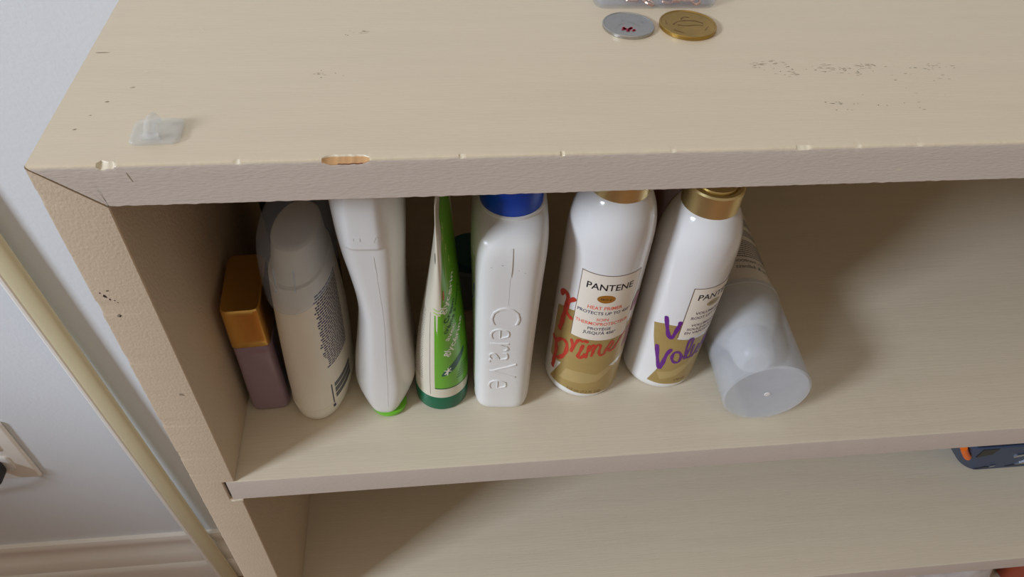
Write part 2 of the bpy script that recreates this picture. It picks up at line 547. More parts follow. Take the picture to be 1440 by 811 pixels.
# side board with worn outer corner and housings for the shelves
def side_outline():
    pts = [(0.0, 'o')]
    return pts
zs = []; z = 0.0
while z > ZF + 0.0005: zs.append(z); z -= 0.0012
zs.append(ZF)
sd_chips = [(-0.013, 0.004, 0.0012), (-0.0715, 0.005, 0.0016), (-0.106, 0.004, 0.0014), (-0.1560, 0.004, 0.0016), (-0.187, 0.005, 0.0014), (-0.121, 0.002, 0.001), (-0.205, 0.003, 0.0012)]
V = []; F = []
def inner_x(z):
    for h in SH:
        if -h - ST - 0.0006 < z < -h + 0.0006: return TS - 0.0066
    return TS
zs2 = sorted(set(zs + [-h + e for h in SH for e in (0.0006, 0.00061, -ST - 0.0006, -ST - 0.00061)]), reverse=True)
for z in zs2:
    r = 0.0008 + 0.0003 * pnoise(Vector((0, 5, z * 200)))
    for c, hw, d in sd_chips:
        q = abs(z - c) / hw
        if q < 1: r = max(r, d * min(1, (1 - q) * 3) * (1 + 0.3 * pnoise(Vector((0, 2, z * 900)))))
    ix = inner_x(z - 1e-5)
    ob = 0.0
    for x, y in [(0, D), (0, r * 1.5), (r * 0.35, r * 0.35), (r * 1.4, 0), (ix - 0.0004, 0), (ix, 0.0005), (ix, D)]:
        # mitred upper end
        top_z = -min(x, TS) * T / TS - 0.0004
        V.append((x, y, min(z, top_z)))
n = 7
for i in range(len(zs2) - 1):
    for j in range(n):
        a = i * n + j; b = i * n + (j + 1) % n
        F.append((a, b, b + n, a + n))
F.append(tuple(range(n))); F.append(tuple((len(zs2) - 1) * n + j for j in range(n)))
side = link_mesh('side_panel', V, F, PAINT_SIDE, None, sharp=28); bc_child(side)
bc_child(box('side_panel', W - TS, W, 0, D, ZF, -T, PAINT_SIDE, bevel=0.0008))
# added dark slabs painting the shade deep in the mitre and the shelf housings
V = [(0.0008, 0.0015, -0.0001), (TS, 0.0015, -T + 0.0006), (TS, 0.0015, -T - 0.0003), (0.0003, 0.0015, -0.0012)]
V2 = [(a, D, c) for a, b, c in V]
g = link_mesh('gap_shade', V + V2, [(0, 1, 2, 3), (4, 5, 6, 7), (0, 1, 5, 4), (1, 2, 6, 5), (2, 3, 7, 6), (3, 0, 4, 7)], GAP, None, smooth=False); bc_child(g)
for k, h in enumerate(SH):
    x0 = TS - 0.0048 if k == 0 else TS - 0.0062
    # shelf board with slightly worn front arris
    V = []; F = []; MI = []
    xs = [x0 + (W - TS - x0) * i / 300 for i in range(301)]
    for x in xs:
        r = 0.0011 + 0.0004 * pnoise(Vector((x * 120, h * 9, 0)))
        for y, z in [(D - 0.004, 0), (r * 1.4, 0), (r * 0.35, -r * 0.3), (0.0002, -r * 1.2), (0.0002, -ST + 0.0006), (0.0008, -ST), (D - 0.004, -ST)]:
            V.append((x, y - 0.0002, -h + z))
    n = 7
    for i in range(len(xs) - 1):
        for j in range(n):
            a = i * n + j; b = i * n + (j + 1) % n
            F.append((a, b, b + n, a + n)); MI.append(2 if j in (1, 2) and False else (1 if j in (2, 3, 4) else 0))
    F.append(tuple(range(n))); F.append(tuple((len(xs) - 1) * n + j for j in range(n))); MI += [1, 1]
    s = link_mesh('shelf', V, F, [PAINT_SHELF, PAINT_EDGE], None, sharp=28)
    for p_, m_ in zip(s.data.polygons, MI): p_.material_index = m_
    bc_child(s)
    bc_child(box('gap_shade', TS - 0.0066, TS - 0.0002, 0.0022, 0.02, -h - ST - 0.0005, -h + 0.0005, GAP, bevel=0))  # dark slab painting the shade inside the shelf housing
# filler piece of pale putty below the first shelf end
bc_child(box('putty_strip', TS - 0.0062, TS + 0.0004, -0.0002, 0.003, -SH[0] - ST - 0.0022, -SH[0] - ST - 0.0002, PRIMER, bevel=0.0002))
bc_child(box('back_panel', TS - 0.004, W - TS + 0.004, D - 0.006, D, ZF, -T, PAINT_SHELF, bevel=0))

# marks: thin flakes of dirt lying on the paint
def marks(name, specs, m, plane):
    """specs (a, b, length, width, angle) in metres on 'top' (x,y at z=0) or 'front' (x,z at y=0)"""
    bm = bmesh.new(); r = random.Random(name + m.name)
    for a, b, L, w, ang in specs:
        k = 9; vs = []
        for i in range(k):
            t = 2 * math.pi * i / k; f = r.uniform(0.65, 1.15)
            u = L / 2 * math.cos(t) * f; v = w / 2 * math.sin(t) * f
            p = a + u * math.cos(ang) - v * math.sin(ang); q = b + u * math.sin(ang) + v * math.cos(ang)
            vs.append(bm.verts.new((p, q, 0.00006) if plane == 'top' else (p, -0.00006, q)))
        bm.faces.new(vs)
    o = link_bm(name, bm, m, None, smooth=False); bc_child(o); o['kind'] = 'stuff'; return o
rr = random.Random(3)
sp = []
for cx, cy, n_, sxx, syy in [(0.284, 0.0615, 26, 0.010, 0.003), (0.312, 0.0575, 20, 0.007, 0.003), (0.318, 0.055, 18, 0.008, 0.004), (0.331, 0.0585, 18, 0.006, 0.002), (0.305, 0.0295, 9, 0.008, 0.001), (0.360, 0.057, 14, 0.012, 0.003), (0.345, 0.05, 10, 0.02, 0.008),
                              (0.0949, 0.058, 10, 0.003, 0.0015), (0.1114, 0.0929, 7, 0.002, 0.001), (0.293, 0.052, 10, 0.006, 0.003), (0.33, 0.03, 8, 0.03, 0.01)]:
    for _ in range(n_):
        sp.append((rr.gauss(cx, sxx / 2), rr.gauss(cy, syy / 2), rr.uniform(0.0006, 0.0028), rr.uniform(0.00012, 0.0004), rr.uniform(-0.06, 0.06)))
marks('scuff_marks', sp, SCUFF, 'top')
sp = [(rr.gauss(cx, 0.006), rr.gauss(cy, 0.0015), rr.uniform(0.0003, 0.001), rr.uniform(0.0002, 0.00045), 0) for cx, cy in [(0.288, 0.058), (0.312, 0.056), (0.318, 0.054), (0.3295, 0.058), (0.297, 0.055), (0.36, 0.056), (0.095, 0.058), (0.1115, 0.093), (0.31, 0.029), (0.3265, 0.0275)] for _ in range(4)]
marks('dirt_specks', sp, DIRT, 'top')
marks('scuff_marks', [(0.0055, 0.0772, 0.0062, 0.0009, 0.05), (0.017, 0.04, 0.0016, 0.0010, 0.4), (0.0105, 0.022, 0.0016, 0.001, 0.2), (0.0135, 0.031, 0.001, 0.0005, 0.2), (0.024, 0.05, 0.002, 0.0006, 0.4)], SCUFF, 'top')
marks('scratch_marks', [(0.042, 0.0958, 0.0055, 0.0007, -1.0), (0.028, 0.086, 0.005, 0.0004, -0.15), (0.0265, 0.0615, 0.0018, 0.001, 0.3), (0.374, 0.1078, 0.006, 0.0006, -1.1), (0.098, 0.0, 0.0004, 0.0003, 0), (0.03, 0.0705, 0.002, 0.0004, -0.9), (0.0855, 0.044, 0.005, 0.0004, -0.2)], PRIMER, 'top')
marks('dirt_marks', [(0.0049, -0.0645, 0.0014, 0.0022, 0.5), (0.0062, -0.0665, 0.0007, 0.0013, 0.2), (0.0068, -0.0615, 0.0015, 0.0006, 0.1), (0.0078, -0.0672, 0.0006, 0.0006, 0), (0.0036, -0.0625, 0.0007, 0.001, 0), (0.0086, -0.0685, 0.0005, 0.0005, 0)], DIRT, 'front')
marks('dent_marks', [(0.0066, -0.0765, 0.0020, 0.0022, 0), (0.0160, -0.1335, 0.003, 0.0022, -0.6), (0.0331, -0.0052, 0.0006, 0.005, 0.25)], SCUFF, 'front')
marks('dent_marks', [(0.0071, -0.0768, 0.0012, 0.0013, 0), (0.3225, -0.0118, 0.0032, 0.0007, 0.1), (0.01645, -0.0005, 0.0001, 0.0001, 0)], PRIMER, 'front')

# ------------------------------------------------------------------ leaning pole beside the bookcase
a = Vector((-0.1955, 0.2795, ZF)); b = Vector((-0.2655, 0.2945, 0.12))
pole = thing('wooden_pole', 'long cream painted wooden pole leaning by the left side of the bookcase', 'pole', tuple(a))
bm = bmesh.new(); tube_bm(bm, [(0, 0, 0.0)] + [tuple((b - a) * t) for t in (0.3, 0.6, 1.0)], 0.0115, 20)
for v in bm.verts:
    ax = (b - a) * (v.co.z / (b - a).z); v.co.y = ax.y + (v.co.y - ax.y) * 0.46
link_bm('shaft', bm, CREAM, pole)
bm = bmesh.new(); tube_bm(bm, [Vector((-0.0108, -0.0012, 0.0)) + (b - a) * t for t in (0, 0.3, 0.6, 1.0)], 0.0040, 10)
link_bm('edge_highlight', bm, TRIM, pole)  # white strip stands in for the bright highlight along the left edge

# ------------------------------------------------------------------ wall outlet
ol = thing('wall_outlet', 'white electrical outlet cover on the wall at the left edge', 'outlet', (-0.390, 0.30, -0.683))
box('cover_plate', -0.035, 0.035, -0.006, 0, 0, 0.115, TRIM, ol, bevel=0.0025, seg=3)
for zc in (0.037, 0.078):
    bm = bmesh.new(); add_box(bm, -0.016, 0.016, -0.0085, -0.005, zc - 0.014, zc + 0.014, 0.003, 3)
    s = link_bm('socket', bm, WHITE_SATIN, ol)
    for dx in (-0.006, 0.006): box('slot', dx - 0.001, dx + 0.001, -0.0088, -0.008, zc - 0.002, zc + 0.007, BLACK, s, bevel=0)
box('screw', -0.0022, 0.0022, -0.0078, -0.005, 0.0553, 0.0597, CHROME, ol, bevel=0.0008)
pl = thing('power_plug', 'black plug pushed into the lower socket of the wall outlet', 'plug', (-0.392, 0.2915, -0.646))
bm = bmesh.new(); add_box(bm, -0.012, 0.012, -0.024, 0, -0.010, 0.010, 0.005, 3)
link_bm('plug_body', bm, BLACK, pl)
bm = bmesh.new(); tube_bm(bm, [(-0.002, -0.020, 0), (-0.006, -0.030, -0.006), (-0.03, -0.034, -0.014), (-0.09, -0.02, -0.05), (-0.16, -0.006, -0.3)], 0.003, 10)
link_bm('cord', bm, BLACK, pl)

# ================================================================== things on the first shelf
ZS = -SH[0]

# ---- lilac bottle with square gold cap
t = thing('perfume_bottle', 'short lilac square bottle with big gold cap, leftmost on the shelf against the side panel', 'bottle', (0.0357, 0.0678, ZS), (0, 0, math.radians(2.5)))
b_ = Loft([(0, 0, 0, 0.0100, 0.0195, 5), (0.0015, 0, 0, 0.0110, 0.0208, 6), (0.004, 0, 0, 0.0114, 0.0212, 7), (0.058, 0, 0, 0.0106, 0.0212, 7), (0.0596, 0, 0, 0.0100, 0.0206, 6)])
b_.build('bottle_body', LILAC, t)
apply_on('side_sheen', b_, poly_bm([rect(14.5, 3, 48, 57)]), SHEEN_GLASS, t, 0.06, 2)  # blue sheen painted onto the right face of the bottle
c_ = Loft([(0.0598, 0, 0, 0.0103, 0.0210, 8), (0.0606, 0, 0, 0.0107, 0.0214, 9), (0.0885, 0, 0, 0.0102, 0.0214, 9), (0.0893, 0, 0, 0.0096, 0.0209, 8)])
c_.build('cap', GOLD, t)

# ---- oval ivory bottle with frosted cap
t = thing('deodorant_stick', 'ivory oval bottle with frosted bluish cap, second from left, leaning beside the gold-capped bottle', 'deodorant', (0.0675, 0.0655, ZS), (0, math.radians(1.4), math.radians(-9)))
b_ = Loft(smooth_secs([(0, 0, 0, 0.0125, 0.026, 2.3), (0.003, 0, 0, 0.0150, 0.0292, 2.3), (0.014, 0, 0, 0.0168, 0.0310, 2.3), (0.06, 0, 0, 0.0168, 0.0302, 2.3), (0.098, -0.0008, 0, 0.0154, 0.0268, 2.2), (0.110, -0.001, 0, 0.0145, 0.0254, 2.2)], 3))
b_.build('bottle_body', IVORY, t)
grv = Loft([(0.0136, 0, 0, 0.01705, 0.0313, 2.3), (0.0144, 0, 0, 0.01712, 0.0314, 2.3)])
grv.build('seam_ring', IVORY, t)
pl_ = []
r5 = random.Random(5)
for i in range(34):
    v = 100 - i * 1.75
    u0 = 11.5 + r5.uniform(0, 2.4) + (3.0 if v < 55 else 0) * (1 if i % 2 else 0.6)
    if 42 < v < 46: continue
    u = u0
    while u < 37:
        L = r5.uniform(1, 3.4); pl_.append(rect(u, v, min(u + L, 37), v + 1.05)); u += L + 0.35
apply_on('small_print', b_, poly_bm(pl_), INKBLUE, t, 0.06, 3)
apply_on('print_panel', b_, poly_bm([rect(17, 17 + 0, 37, 21), rect(17, 22, 37, 26.5), rect(17, 27.5, 37, 31)]), INKGREY, t, 0.1, 3)
apply_on('print_bar', b_, poly_bm([rect(14.2, 12, 15.0, 32), rect(13.6, 10, 15.6, 13)]), INKBLUE, t, 0.1, 3)
iv = Loft(smooth_secs([(0.109, -0.001, 0, 0.0132, 0.0230, 2.2), (0.117, -0.001, 0.001, 0.0126, 0.0216, 2.2), (0.1265, -0.001, 0.002, 0.0114, 0.0196, 2.2), (0.1295, -0.001, 0.002, 0.0102, 0.0180, 2.2), (0.1300, -0.001, 0.002, 0.005, 0.011, 2.1)], 3))
iv.build('inner_lid', IVORY, t)
cp = Loft(smooth_secs([(0.105, -0.0012, 0, 0.0180, 0.0292, 2.2), (0.116, -0.0012, 0, 0.0180, 0.0292, 2.2), (0.130, -0.001, 0.001, 0.0172, 0.0282, 2.2), (0.139, -0.001, 0.002, 0.0142, 0.0245, 2.2), (0.1450, -0.001, 0.003, 0.0098, 0.0180, 2.2), (0.1470, -0.001, 0.003, 0.0045, 0.0090, 2.1)], 3),
          warp=lambda v: Vector((v.x, v.y, v.z - 0.008 * max(0, -v.y / 0.028) ** 2 * max(0, min(1, (0.122 - v.z) / 0.016)))))
cp.build('cap', FROST_BLUE, t, cap_bottom=False)
rim = Loft([(0.1050, -0.0012, 0, 0.01815, 0.02935, 2.2), (0.1058, -0.0012, 0, 0.01820, 0.02940, 2.2)], warp=cp.warp)
rim.build('cap_rim', FROST_BLUE, t, zs=[0.1050, 0.1054, 0.1058], cap_bottom=False, cap_top=False)
for sx_ in (-0.006, 0.0035):
    bm = bmesh.new(); tube_bm(bm, [(sx_, -0.0268, 0.110), (sx_ + 0.0005, -0.0252, 0.124)], 0.0005, 6)
    link_bm('cap_rib', bm, FROST_BLUE, t)

# ---- white waisted bottle standing upside down on its green cap
t = thing('lotion_bottle', 'white waisted bottle standing upside down on a lime green cap, embossed recess near its top', 'bottle', (0.1067, 0.066, ZS), (0, 0, math.radians(-2)))
def recess(v):
    if v.y < 0 and abs(v.x) < 0.0105 and v.z > 0.1385:
        k = min(1, (v.z - 0.1385) / 0.0014) * min(1, (0.0105 - abs(v.x)) / 0.004)
        return Vector((v.x, v.y - 0.0010 * k, v.z))
    return v
b_ = Loft(smooth_secs([(0.0028, -0.0008, 0, 0.0098, 0.0280, -1.5), (0.0062, -0.0010, 0, 0.0132, 0.0292, -1.5), (0.018, -0.0006, 0, 0.0176, 0.0300, -1.5), (0.030, 0.0002, 0, 0.0180, 0.0300, -1.5), (0.055, 0.0012, 0, 0.0152, 0.0298, -1.52), (0.080, 0.0024, 0, 0.0130, 0.0296, -1.54), (0.095, 0.0026, 0, 0.0131, 0.0296, -1.55), (0.112, 0.0022, 0, 0.0143, 0.0298, -1.58), (0.130, 0.0015, 0, 0.0160, 0.0298, -1.6), (0.150, 0.0008, 0, 0.0167, 0.0296, -1.6), (0.164, 0.0002, 0, 0.0162, 0.0284, -1.55), (0.170, 0, 0, 0.0130, 0.0250, -1.5), (0.172, 0, 0, 0.008, 0.018, -1.5)], 4), warp=recess)
zz = [0.0028 + i * 0.0007 for i in range(int((0.172 - 0.0028) / 0.0007) + 1)]
b_.build('bottle_body', WHITE_SATIN, t, zs=zz, nth=160, sharp=60)
lathe('cap', [(0, 0), (0.0092, 0), (0.0102, 0.001), (0.0105, 0.0020), (0.0103, 0.0032), (0, 0.0032)], LIME, t, loc=(0.0008, -0.0192, 0))
apply_on('embossed_mark', b_, poly_bm(frame_polys(-5.2, 145.5, -2.6, 146.8, 0.3) + stroke_polys([([(3.6, 144.2), (6.6, 144.2), (5.1, 147.6), (3.6, 144.2)], 0.4), ([(4.2, 145), (5.9, 145)], 0.35)])), WHITE_SATIN, t, 0.22, 1)
apply_on('mould_seam', b_, poly_bm([rect(2.0, 12, 2.22, 130), rect(1.9, 121, 2.5, 134)]), WHITE_SATIN, t, 0.12, 3)

# ---- green hand cream tube on its cap
t = thing('hand_cream_tube', 'green and white hand cream tube standing on its dark green cap', 'tube', (0.1390, 0.0550, ZS), (0, math.radians(1.0), math.radians(-8)))
b_ = Loft(smooth_secs([(0.0135, 0, 0, 0.0158, 0.0160, 2), (0.03, 0, 0, 0.0156, 0.0164, 2), (0.06, 0.0004, 0, 0.0132, 0.0182, 2), (0.095, 0.0010, 0, 0.0088, 0.0208, 2), (0.125, 0.0012, 0, 0.0050, 0.0232, 2), (0.148, 0.0010, 0, 0.0024, 0.0248, 2.2), (0.158, 0.0006, 0, 0.0009, 0.0252, 2.6), (0.170, 0.0006, 0, 0.0007, 0.0252, 3)], 4))
b_.build('tube_body', TUBE_WHITE, t)
lathe('cap', [(0, 0), (0.0146, 0), (0.0157, 0.0012), (0.0162, 0.013), (0.0158, 0.0138), (0, 0.0138)], GREEN_DARK, t)
# printed green panel on the right face
pts = [(-2.4, 23), (34, 23), (34, 170), (20, 170), (8, 158), (3.5, 140), (1.8, 120), (1.5, 104), (1.0, 92), (-2.4, 92)]
apply_on('green_panel', b_, poly_bm([pts]), GREEN, t, 0.07, 2)
apply_on('dark_panel_edge', b_, poly_bm([rect(-2.4, 22.2, 34, 23.1)]), INKGREEN, t, 0.1, 2)
apply_on('green_stripe', b_, poly_bm(stroke_polys([([(-2.6, 94), (0, 93.4), (2.6, 95)], 1.1), ([(-2.6, 97), (0, 96.2), (3.0, 98)], 0.9)])), GREEN_LIGHT, t, 0.1, 2)
apply_on('pale_seam', b_, poly_bm([rect(-5.4, 16, -5.15, 92)]), INKGREY, t, 0.07, 3)
apply_on('lettering', b_, text_bm([('glycerin', 2.4, 93, 4.6, 25, 0.015, 60), ('avec', 5.6, 68.5, 3.6, 12, 0.015, 62), ('glycérine', 4.6, 54.5, 4.4, 27, 0.015, 58)]), WHITE_INK, t, 0.16, 1.5)
apply_on('lettering_dark', b_, text_bm([('Cream', 4.6, 84.5, 3.2, 15, 0.02, 58), ('crème à mains', 4.2, 75.5, 3.0, 30, 0.01, 58)]), INKGREEN, t, 0.16, 1.5)
apply_on('leaf_badge', b_, poly_bm([[(5.0 + 11 * c * 0.75 - 3.0 * s * 0.5 + 5, 38.5 + 11 * c * 0.8 + 3.0 * s * 0.7 + 6) for c, s in [(math.cos(a * math.pi / 12), math.sin(a * math.pi / 12)) for a in range(24)]]]), BADGE, t, 0.14, 1.5)
apply_on('leaf_emblem', b_, poly_bm(stroke_polys([([(3.6, 37.5), (6.9, 42.5)], 0.9), ([(3.6, 41), (7.0, 39.5)], 0.9), ([(5.0, 36.5), (5.4, 43)], 0.9)])), WHITE_INK, t, 0.2, 1.5)
fl = []
for (x0, y0, x1, y1) in [(5.5, 106, 6.2, 146), (6.0, 108, 9.5, 136), (7.0, 108, 12, 126), (5.6, 118, 9, 150)]:
    fl.append(([(x0, y0), ((x0 + x1) / 2 - 0.3, (y0 + y1) / 2), (x1, y1)], 0.45))
    for a in range(5):
        an = a * 2 * math.pi / 5 + 0.3
        fl.append(([(x1, y1), (x1 + 1.5 * math.cos(an), y1 + 2.4 * math.sin(an))], 0.95))
for a in range(5):
    an = a * 2 * math.pi / 5; fl.append(([(9.5, 105), (9.5 + 1.5 * math.cos(an), 105 + 2.3 * math.sin(an))], 1.0))
apply_on('flower_drawing', b_, poly_bm(stroke_polys(fl)), GREEN_LIGHT, t, 0.12, 1.5)
apply_on('small_print', b_, poly_bm([rect(11 + i * 0.6, 30 + i * 2.1, 20 + i * 0.9, 30.6 + i * 2.1) for i in range(6)]), INKGREEN, t, 0.14, 2)
apply_on('side_print', b_, poly_bm(blur_lines(-20, -10.5, 28, 88, 30, 0.5, 11, 0.5)), INKGREY, t, 0.07, 3)
apply_on('red_mark', b_, poly_bm([ellipse(2.7, 108, 0.45, 4)]), RED, t, 0.15, 1.5)
apply_on('crimp_mark', b_, poly_bm([ellipse(-1.4, 136, 0.35, 4)]), INK, t, 0.15, 1.5)

# ---- large white lotion bottle with blue cap
t = thing('lotion_bottle', 'white rectangular lotion bottle with round blue cap and raised name on its narrow side', 'bottle', (0.1770, 0.0690, ZS), (0, 0, math.radians(-5)))
b_ = Loft(smooth_secs([(0, 0, 0, 0.0150, 0.0290, 4.5), (0.0025, 0, 0, 0.0163, 0.0318, 4.6), (0.008, 0, 0, 0.0172, 0.0326, 4.6), (0.05, 0, 0, 0.0178, 0.0328, 4.4), (0.10, 0.0002, 0, 0.0190, 0.0328, 4.2), (0.124, 0.0003, 0, 0.0198, 0.0326, 4.0), (0.134, 0.0003, 0, 0.0195, 0.0306, 3.6), (0.1385, 0.0003, 0, 0.0186, 0.0262, 3.0), (0.1415, 0.0003, 0, 0.0172, 0.0205, 2.4), (0.143, 0.0003, 0, 0.0164, 0.0170, 2.0)], 4))
b_.build('bottle_body', WHITE_SATIN, t, nth=144, sharp=60)
lathe('cap', [(0, 0.142), (0.0154, 0.1425), (0.0159, 0.144), (0.0159, 0.170), (0.0150, 0.1715), (0, 0.1715)], BLUE, t, loc=(0.0006, -0.0030, 0))
lathe('neck_ring', [(0.0159, 0.1415), (0.0167, 0.1420), (0.0168, 0.1435), (0.0160, 0.144)], WHITE_SATIN, t, loc=(0.0006, -0.0030, 0))
apply_on('raised_lettering', b_, text_bm([('CeraVe', -8.6, 94, 16.5, 71, -0.03, -90)], extrude=0.25, bevel=0.22), WHITE_SATIN, t, 0.05, 4)
apply_on('mould_seam', b_, poly_bm([rect(-0.1, 96, 0.1, 129)]), WHITE_SATIN, t, 0.1, 4)
apply_on('mould_seam', b_, poly_bm([[(-0.5, 134), (0.7, 134), (0.5, 121), (0.15, 116), (-0.2, 121)]]), WHITE_SATIN, t, 0.45, 2)
apply_on('side_label', b_, poly_bm([rect(-66, 6, -19.5, 124)]), PALE_GREEN_LABEL, t, 0.08, 3)
apply_on('side_print', b_, poly_bm(blur_lines(-60, -22, 30, 118, 44, 0.6, 21, 1.5)), INKGREEN, t, 0.14, 4)
apply_on('label_curve', b_, poly_bm(stroke_polys([([(-20.5, 104), (-23, 92), (-30, 84)], 1.0)])), BLUE, t, 0.15, 2)
apply_on('label_corner', b_, poly_bm([ellipse(-24, 14, 3.2, 5)]), INK, t, 0.15, 2)
apply_on('dust_specks', b_, poly_bm([ellipse(-3.6, 124.5, 0.5, 0.16, 8), ellipse(4.6, 121.2, 0.35, 0.14, 8), ellipse(7.8, 119.5, 0.3, 0.14, 8), ellipse(-9, 122.5, 0.35, 0.14, 8)]), INKGREY, t, 0.15, 2)

# ---- the two hair sprays share a body shape
def spray(label, loc, rot, r, hs, cap_z, cap_h, cap_r):
    t = thing('hair_spray_bottle', label, 'hair spray', loc, rot, None)
    s = Loft(smooth_secs([(0, 0, 0, r * 0.86, r * 0.86, 2), (0.0010, 0, 0, r * 0.93, r * 0.93, 2), (0.004, 0, 0, r * 0.99, r * 0.99, 2), (0.008, 0, 0, r, r, 2), (hs * 0.5, 0, 0, r, r, 2), (hs - 0.018, 0, 0, r, r, 2), (hs - 0.007, 0, 0, r * 0.97, r * 0.97, 2), (hs + 0.002, 0, 0, r * 0.88, r * 0.88, 2), (hs + 0.010, 0, 0, r * 0.72, r * 0.72, 2), (hs + 0.013, 0, 0, r * 0.60, r * 0.60, 2)], 5))
    s.build('bottle_body', WHITE_GLOSS, t, nth=96)
    lathe('cap', [(0, cap_z), (cap_r - 0.001, cap_z), (cap_r, cap_z + 0.0006), (cap_r, cap_z + cap_h - 0.001), (cap_r - 0.0008, cap_z + cap_h), (cap_r - 0.0026, cap_z + cap_h), (cap_r - 0.0030, cap_z + cap_h - 0.0018), (cap_r - 0.0034, cap_z + cap_h - 0.0018), (cap_r - 0.0040, cap_z + cap_h + 0.001), (0, cap_z + cap_h + 0.0014)], GOLD_CAP, t)
    return t, s

# heat primer
t, s = spray('white hair spray with gold cap and red brush lettering over a gold band', (0.2278, 0.0640, ZS), (0, math.radians(1.2), 0), 0.023, 0.140, 0.1495, 0.018, 0.0155)
gold = [(-31, 70), (-26, 73.5), (-17.4, 76.5), (-17.4, 60), (16.8, 57), (16.8, 66), (31, 66), (31, 3.6), (20, 4.0), (8, 5.0), (0, 5.7), (-8, 6.4), (-14.6, 7.9), (-21, 8.0), (-27.5, 8.6), (-24.5, 16), (-20.2, 27.9), (-25.5, 26.0), (-31, 27)]
apply_on('gold_band', s, poly_bm([gold]), GOLD_PRINT, t, 0.05, 1.5)
apply_on('gold_swoosh', s, poly_bm([[(-16, 26), (-6, 27), (3, 25), (12, 32), (22, 44), (14, 28), (4, 18), (-8, 16), (-20, 15)]]), GOLD_PRINT2, t, 0.08, 1.5)
apply_on('white_streak', s, poly_bm([[(10, 31), (16, 33.5), (22, 37), (27, 44), (31, 48), (31, 43), (27, 37), (20, 31.5), (14, 29)]]), WHITE_GLOSS, t, 0.1, 1.5)
apply_on('label_panel', s, poly_bm([rect(-17.2, 57.4, 16.6, 109)]), LABEL, t, 0.10, 1.5)
apply_on('label_border', s, poly_bm(frame_polys(-17.2, 57.4, 16.6, 109, 0.45)[0:1] + frame_polys(-17.2, 57.4, 16.6, 109, 0.35)[2:]), BROWN_LINE, t, 0.14, 1.5)
apply_on('brand_lettering', s, text_bm([('PANTENE', -13.6, 98.2, 4.6, 26.2, 0.012, 0)]), INK, t, 0.16, 1.2)
ov = apply_on('brand_oval', s, poly_bm([ellipse(-1.6, 91.6, 5.0, 3.1)]), BRONZE, t, 0.16, 1.2)
apply_on('oval_lettering', s, text_bm([('PRO-V', -4.6, 90.6, 1.7, 6.0, 0.0, 0)]), INK, t, 0.2, 1.2)
apply_on('product_name', s, text_bm([('HEAT PRIMER', -10.8, 83.0, 2.6, 19.6, 0.012, 0), ('SOIN', -4.6, 74.0, 2.1, 6.8, 0.012, 0), ('THERMOPROTECTEUR', -16.2, 70.2, 2.5, 31.6, 0.012, 0)]), CORAL, t, 0.16, 1.2)
apply_on('small_print', s, text_bm([('PROTECTS UP TO 450°', -16.2, 79.0, 2.3, 31.2, 0.012, 0), ('PROTÈGE', -8.4, 66.2, 2.1, 13.2, 0.012, 0), ("JUSQU'À 450°", -10.6, 62.6, 2.3, 18.8, 0.012, 0)]), INKBLUE, t, 0.16, 1.2)
S1 = [([(-29.2, 81.0), (-26.6, 84.7), (-23.6, 83.3), (-23.4, 76.5), (-24.3, 67.4), (-25.2, 58.0), (-25.9, 54.6)], 3.8), ([(-23.0, 73.7), (-22.1, 80.2), (-19.0, 84.6)], 3.0), ([(-23.8, 72.0), (-20.6, 69.7), (-19.2, 69.2)], 3.2)]
S2 = [([(-30.1, 42.9), (-27.2, 40.9), (-25.8, 34.8), (-26.3, 25.5), (-26.6, 19.0)], 3.6), ([(-27.0, 42.1), (-22.7, 47.8), (-19.0, 47.6), (-18.0, 42.4), (-19.4, 35.8), (-22.5, 30.7), (-24.9, 29.4)], 2.9),
      ([(-16.0, 52.5), (-14.9, 47.9), (-15.0, 43.1)], 2.2), ([(-15.0, 43.8), (-13.4, 50.5), (-11.8, 55.0), (-9.9, 54.7)], 2.2), ([(-8.9, 51.1), (-9.8, 45.4), (-10.6, 40.3), (-8.6, 40.3), (-7.0, 44.0)], 2.2),
      ([(-7.9, 55.5), (-7.2, 55.3)], 2.6), ([(-5.3, 52.1), (-5.6, 46.8), (-6.0, 41.4)], 1.9), ([(-5.1, 47.5), (-3.5, 53.0), (-2.1, 52.0), (-2.4, 47.3), (-2.9, 43.5)], 1.8),
      ([(-2.8, 48.0), (-0.6, 53.6), (1.2, 52.0), (1.0, 47.1), (2.3, 43.5), (4.5, 45.0)], 1.8), ([(4.6, 46.4), (6.0, 51.1), (7.9, 55.0), (9.1, 52.4), (7.5, 48.6), (6.4, 47.6), (8.8, 46.0), (11, 48.5)], 1.8), ([(10.5, 47), (12.2, 50.7), (14.6, 54.9), (16.6, 57.8)], 2.2)]
apply_on('brush_lettering', s, poly_bm(stroke_polys(S1 + S2)), RED, t, 0.2, 1.2)
apply_on('brush_lettering', s, poly_bm(stroke_polys([([(18.2, 76.0), (18.8, 82.5), (21.0, 87.7), (22.5, 85), (20.4, 78)], 2.6), ([(27.2, 91), (25.4, 84.7), (24.6, 75)], 1.8), ([(19.5, 60), (20, 53.2), (18.8, 44)], 2.4), ([(23.5, 62), (23, 53.2), (22.3, 44)], 2.2)])), PINK, t, 0.2, 1.2)
apply_on('volume_print', s, text_bm([('215 mL (7.2 FL OZ)', -13.6, 7.9, 2.2, 22, 0.0, -5)]), BROWN_LINE, t, 0.12, 1.2)

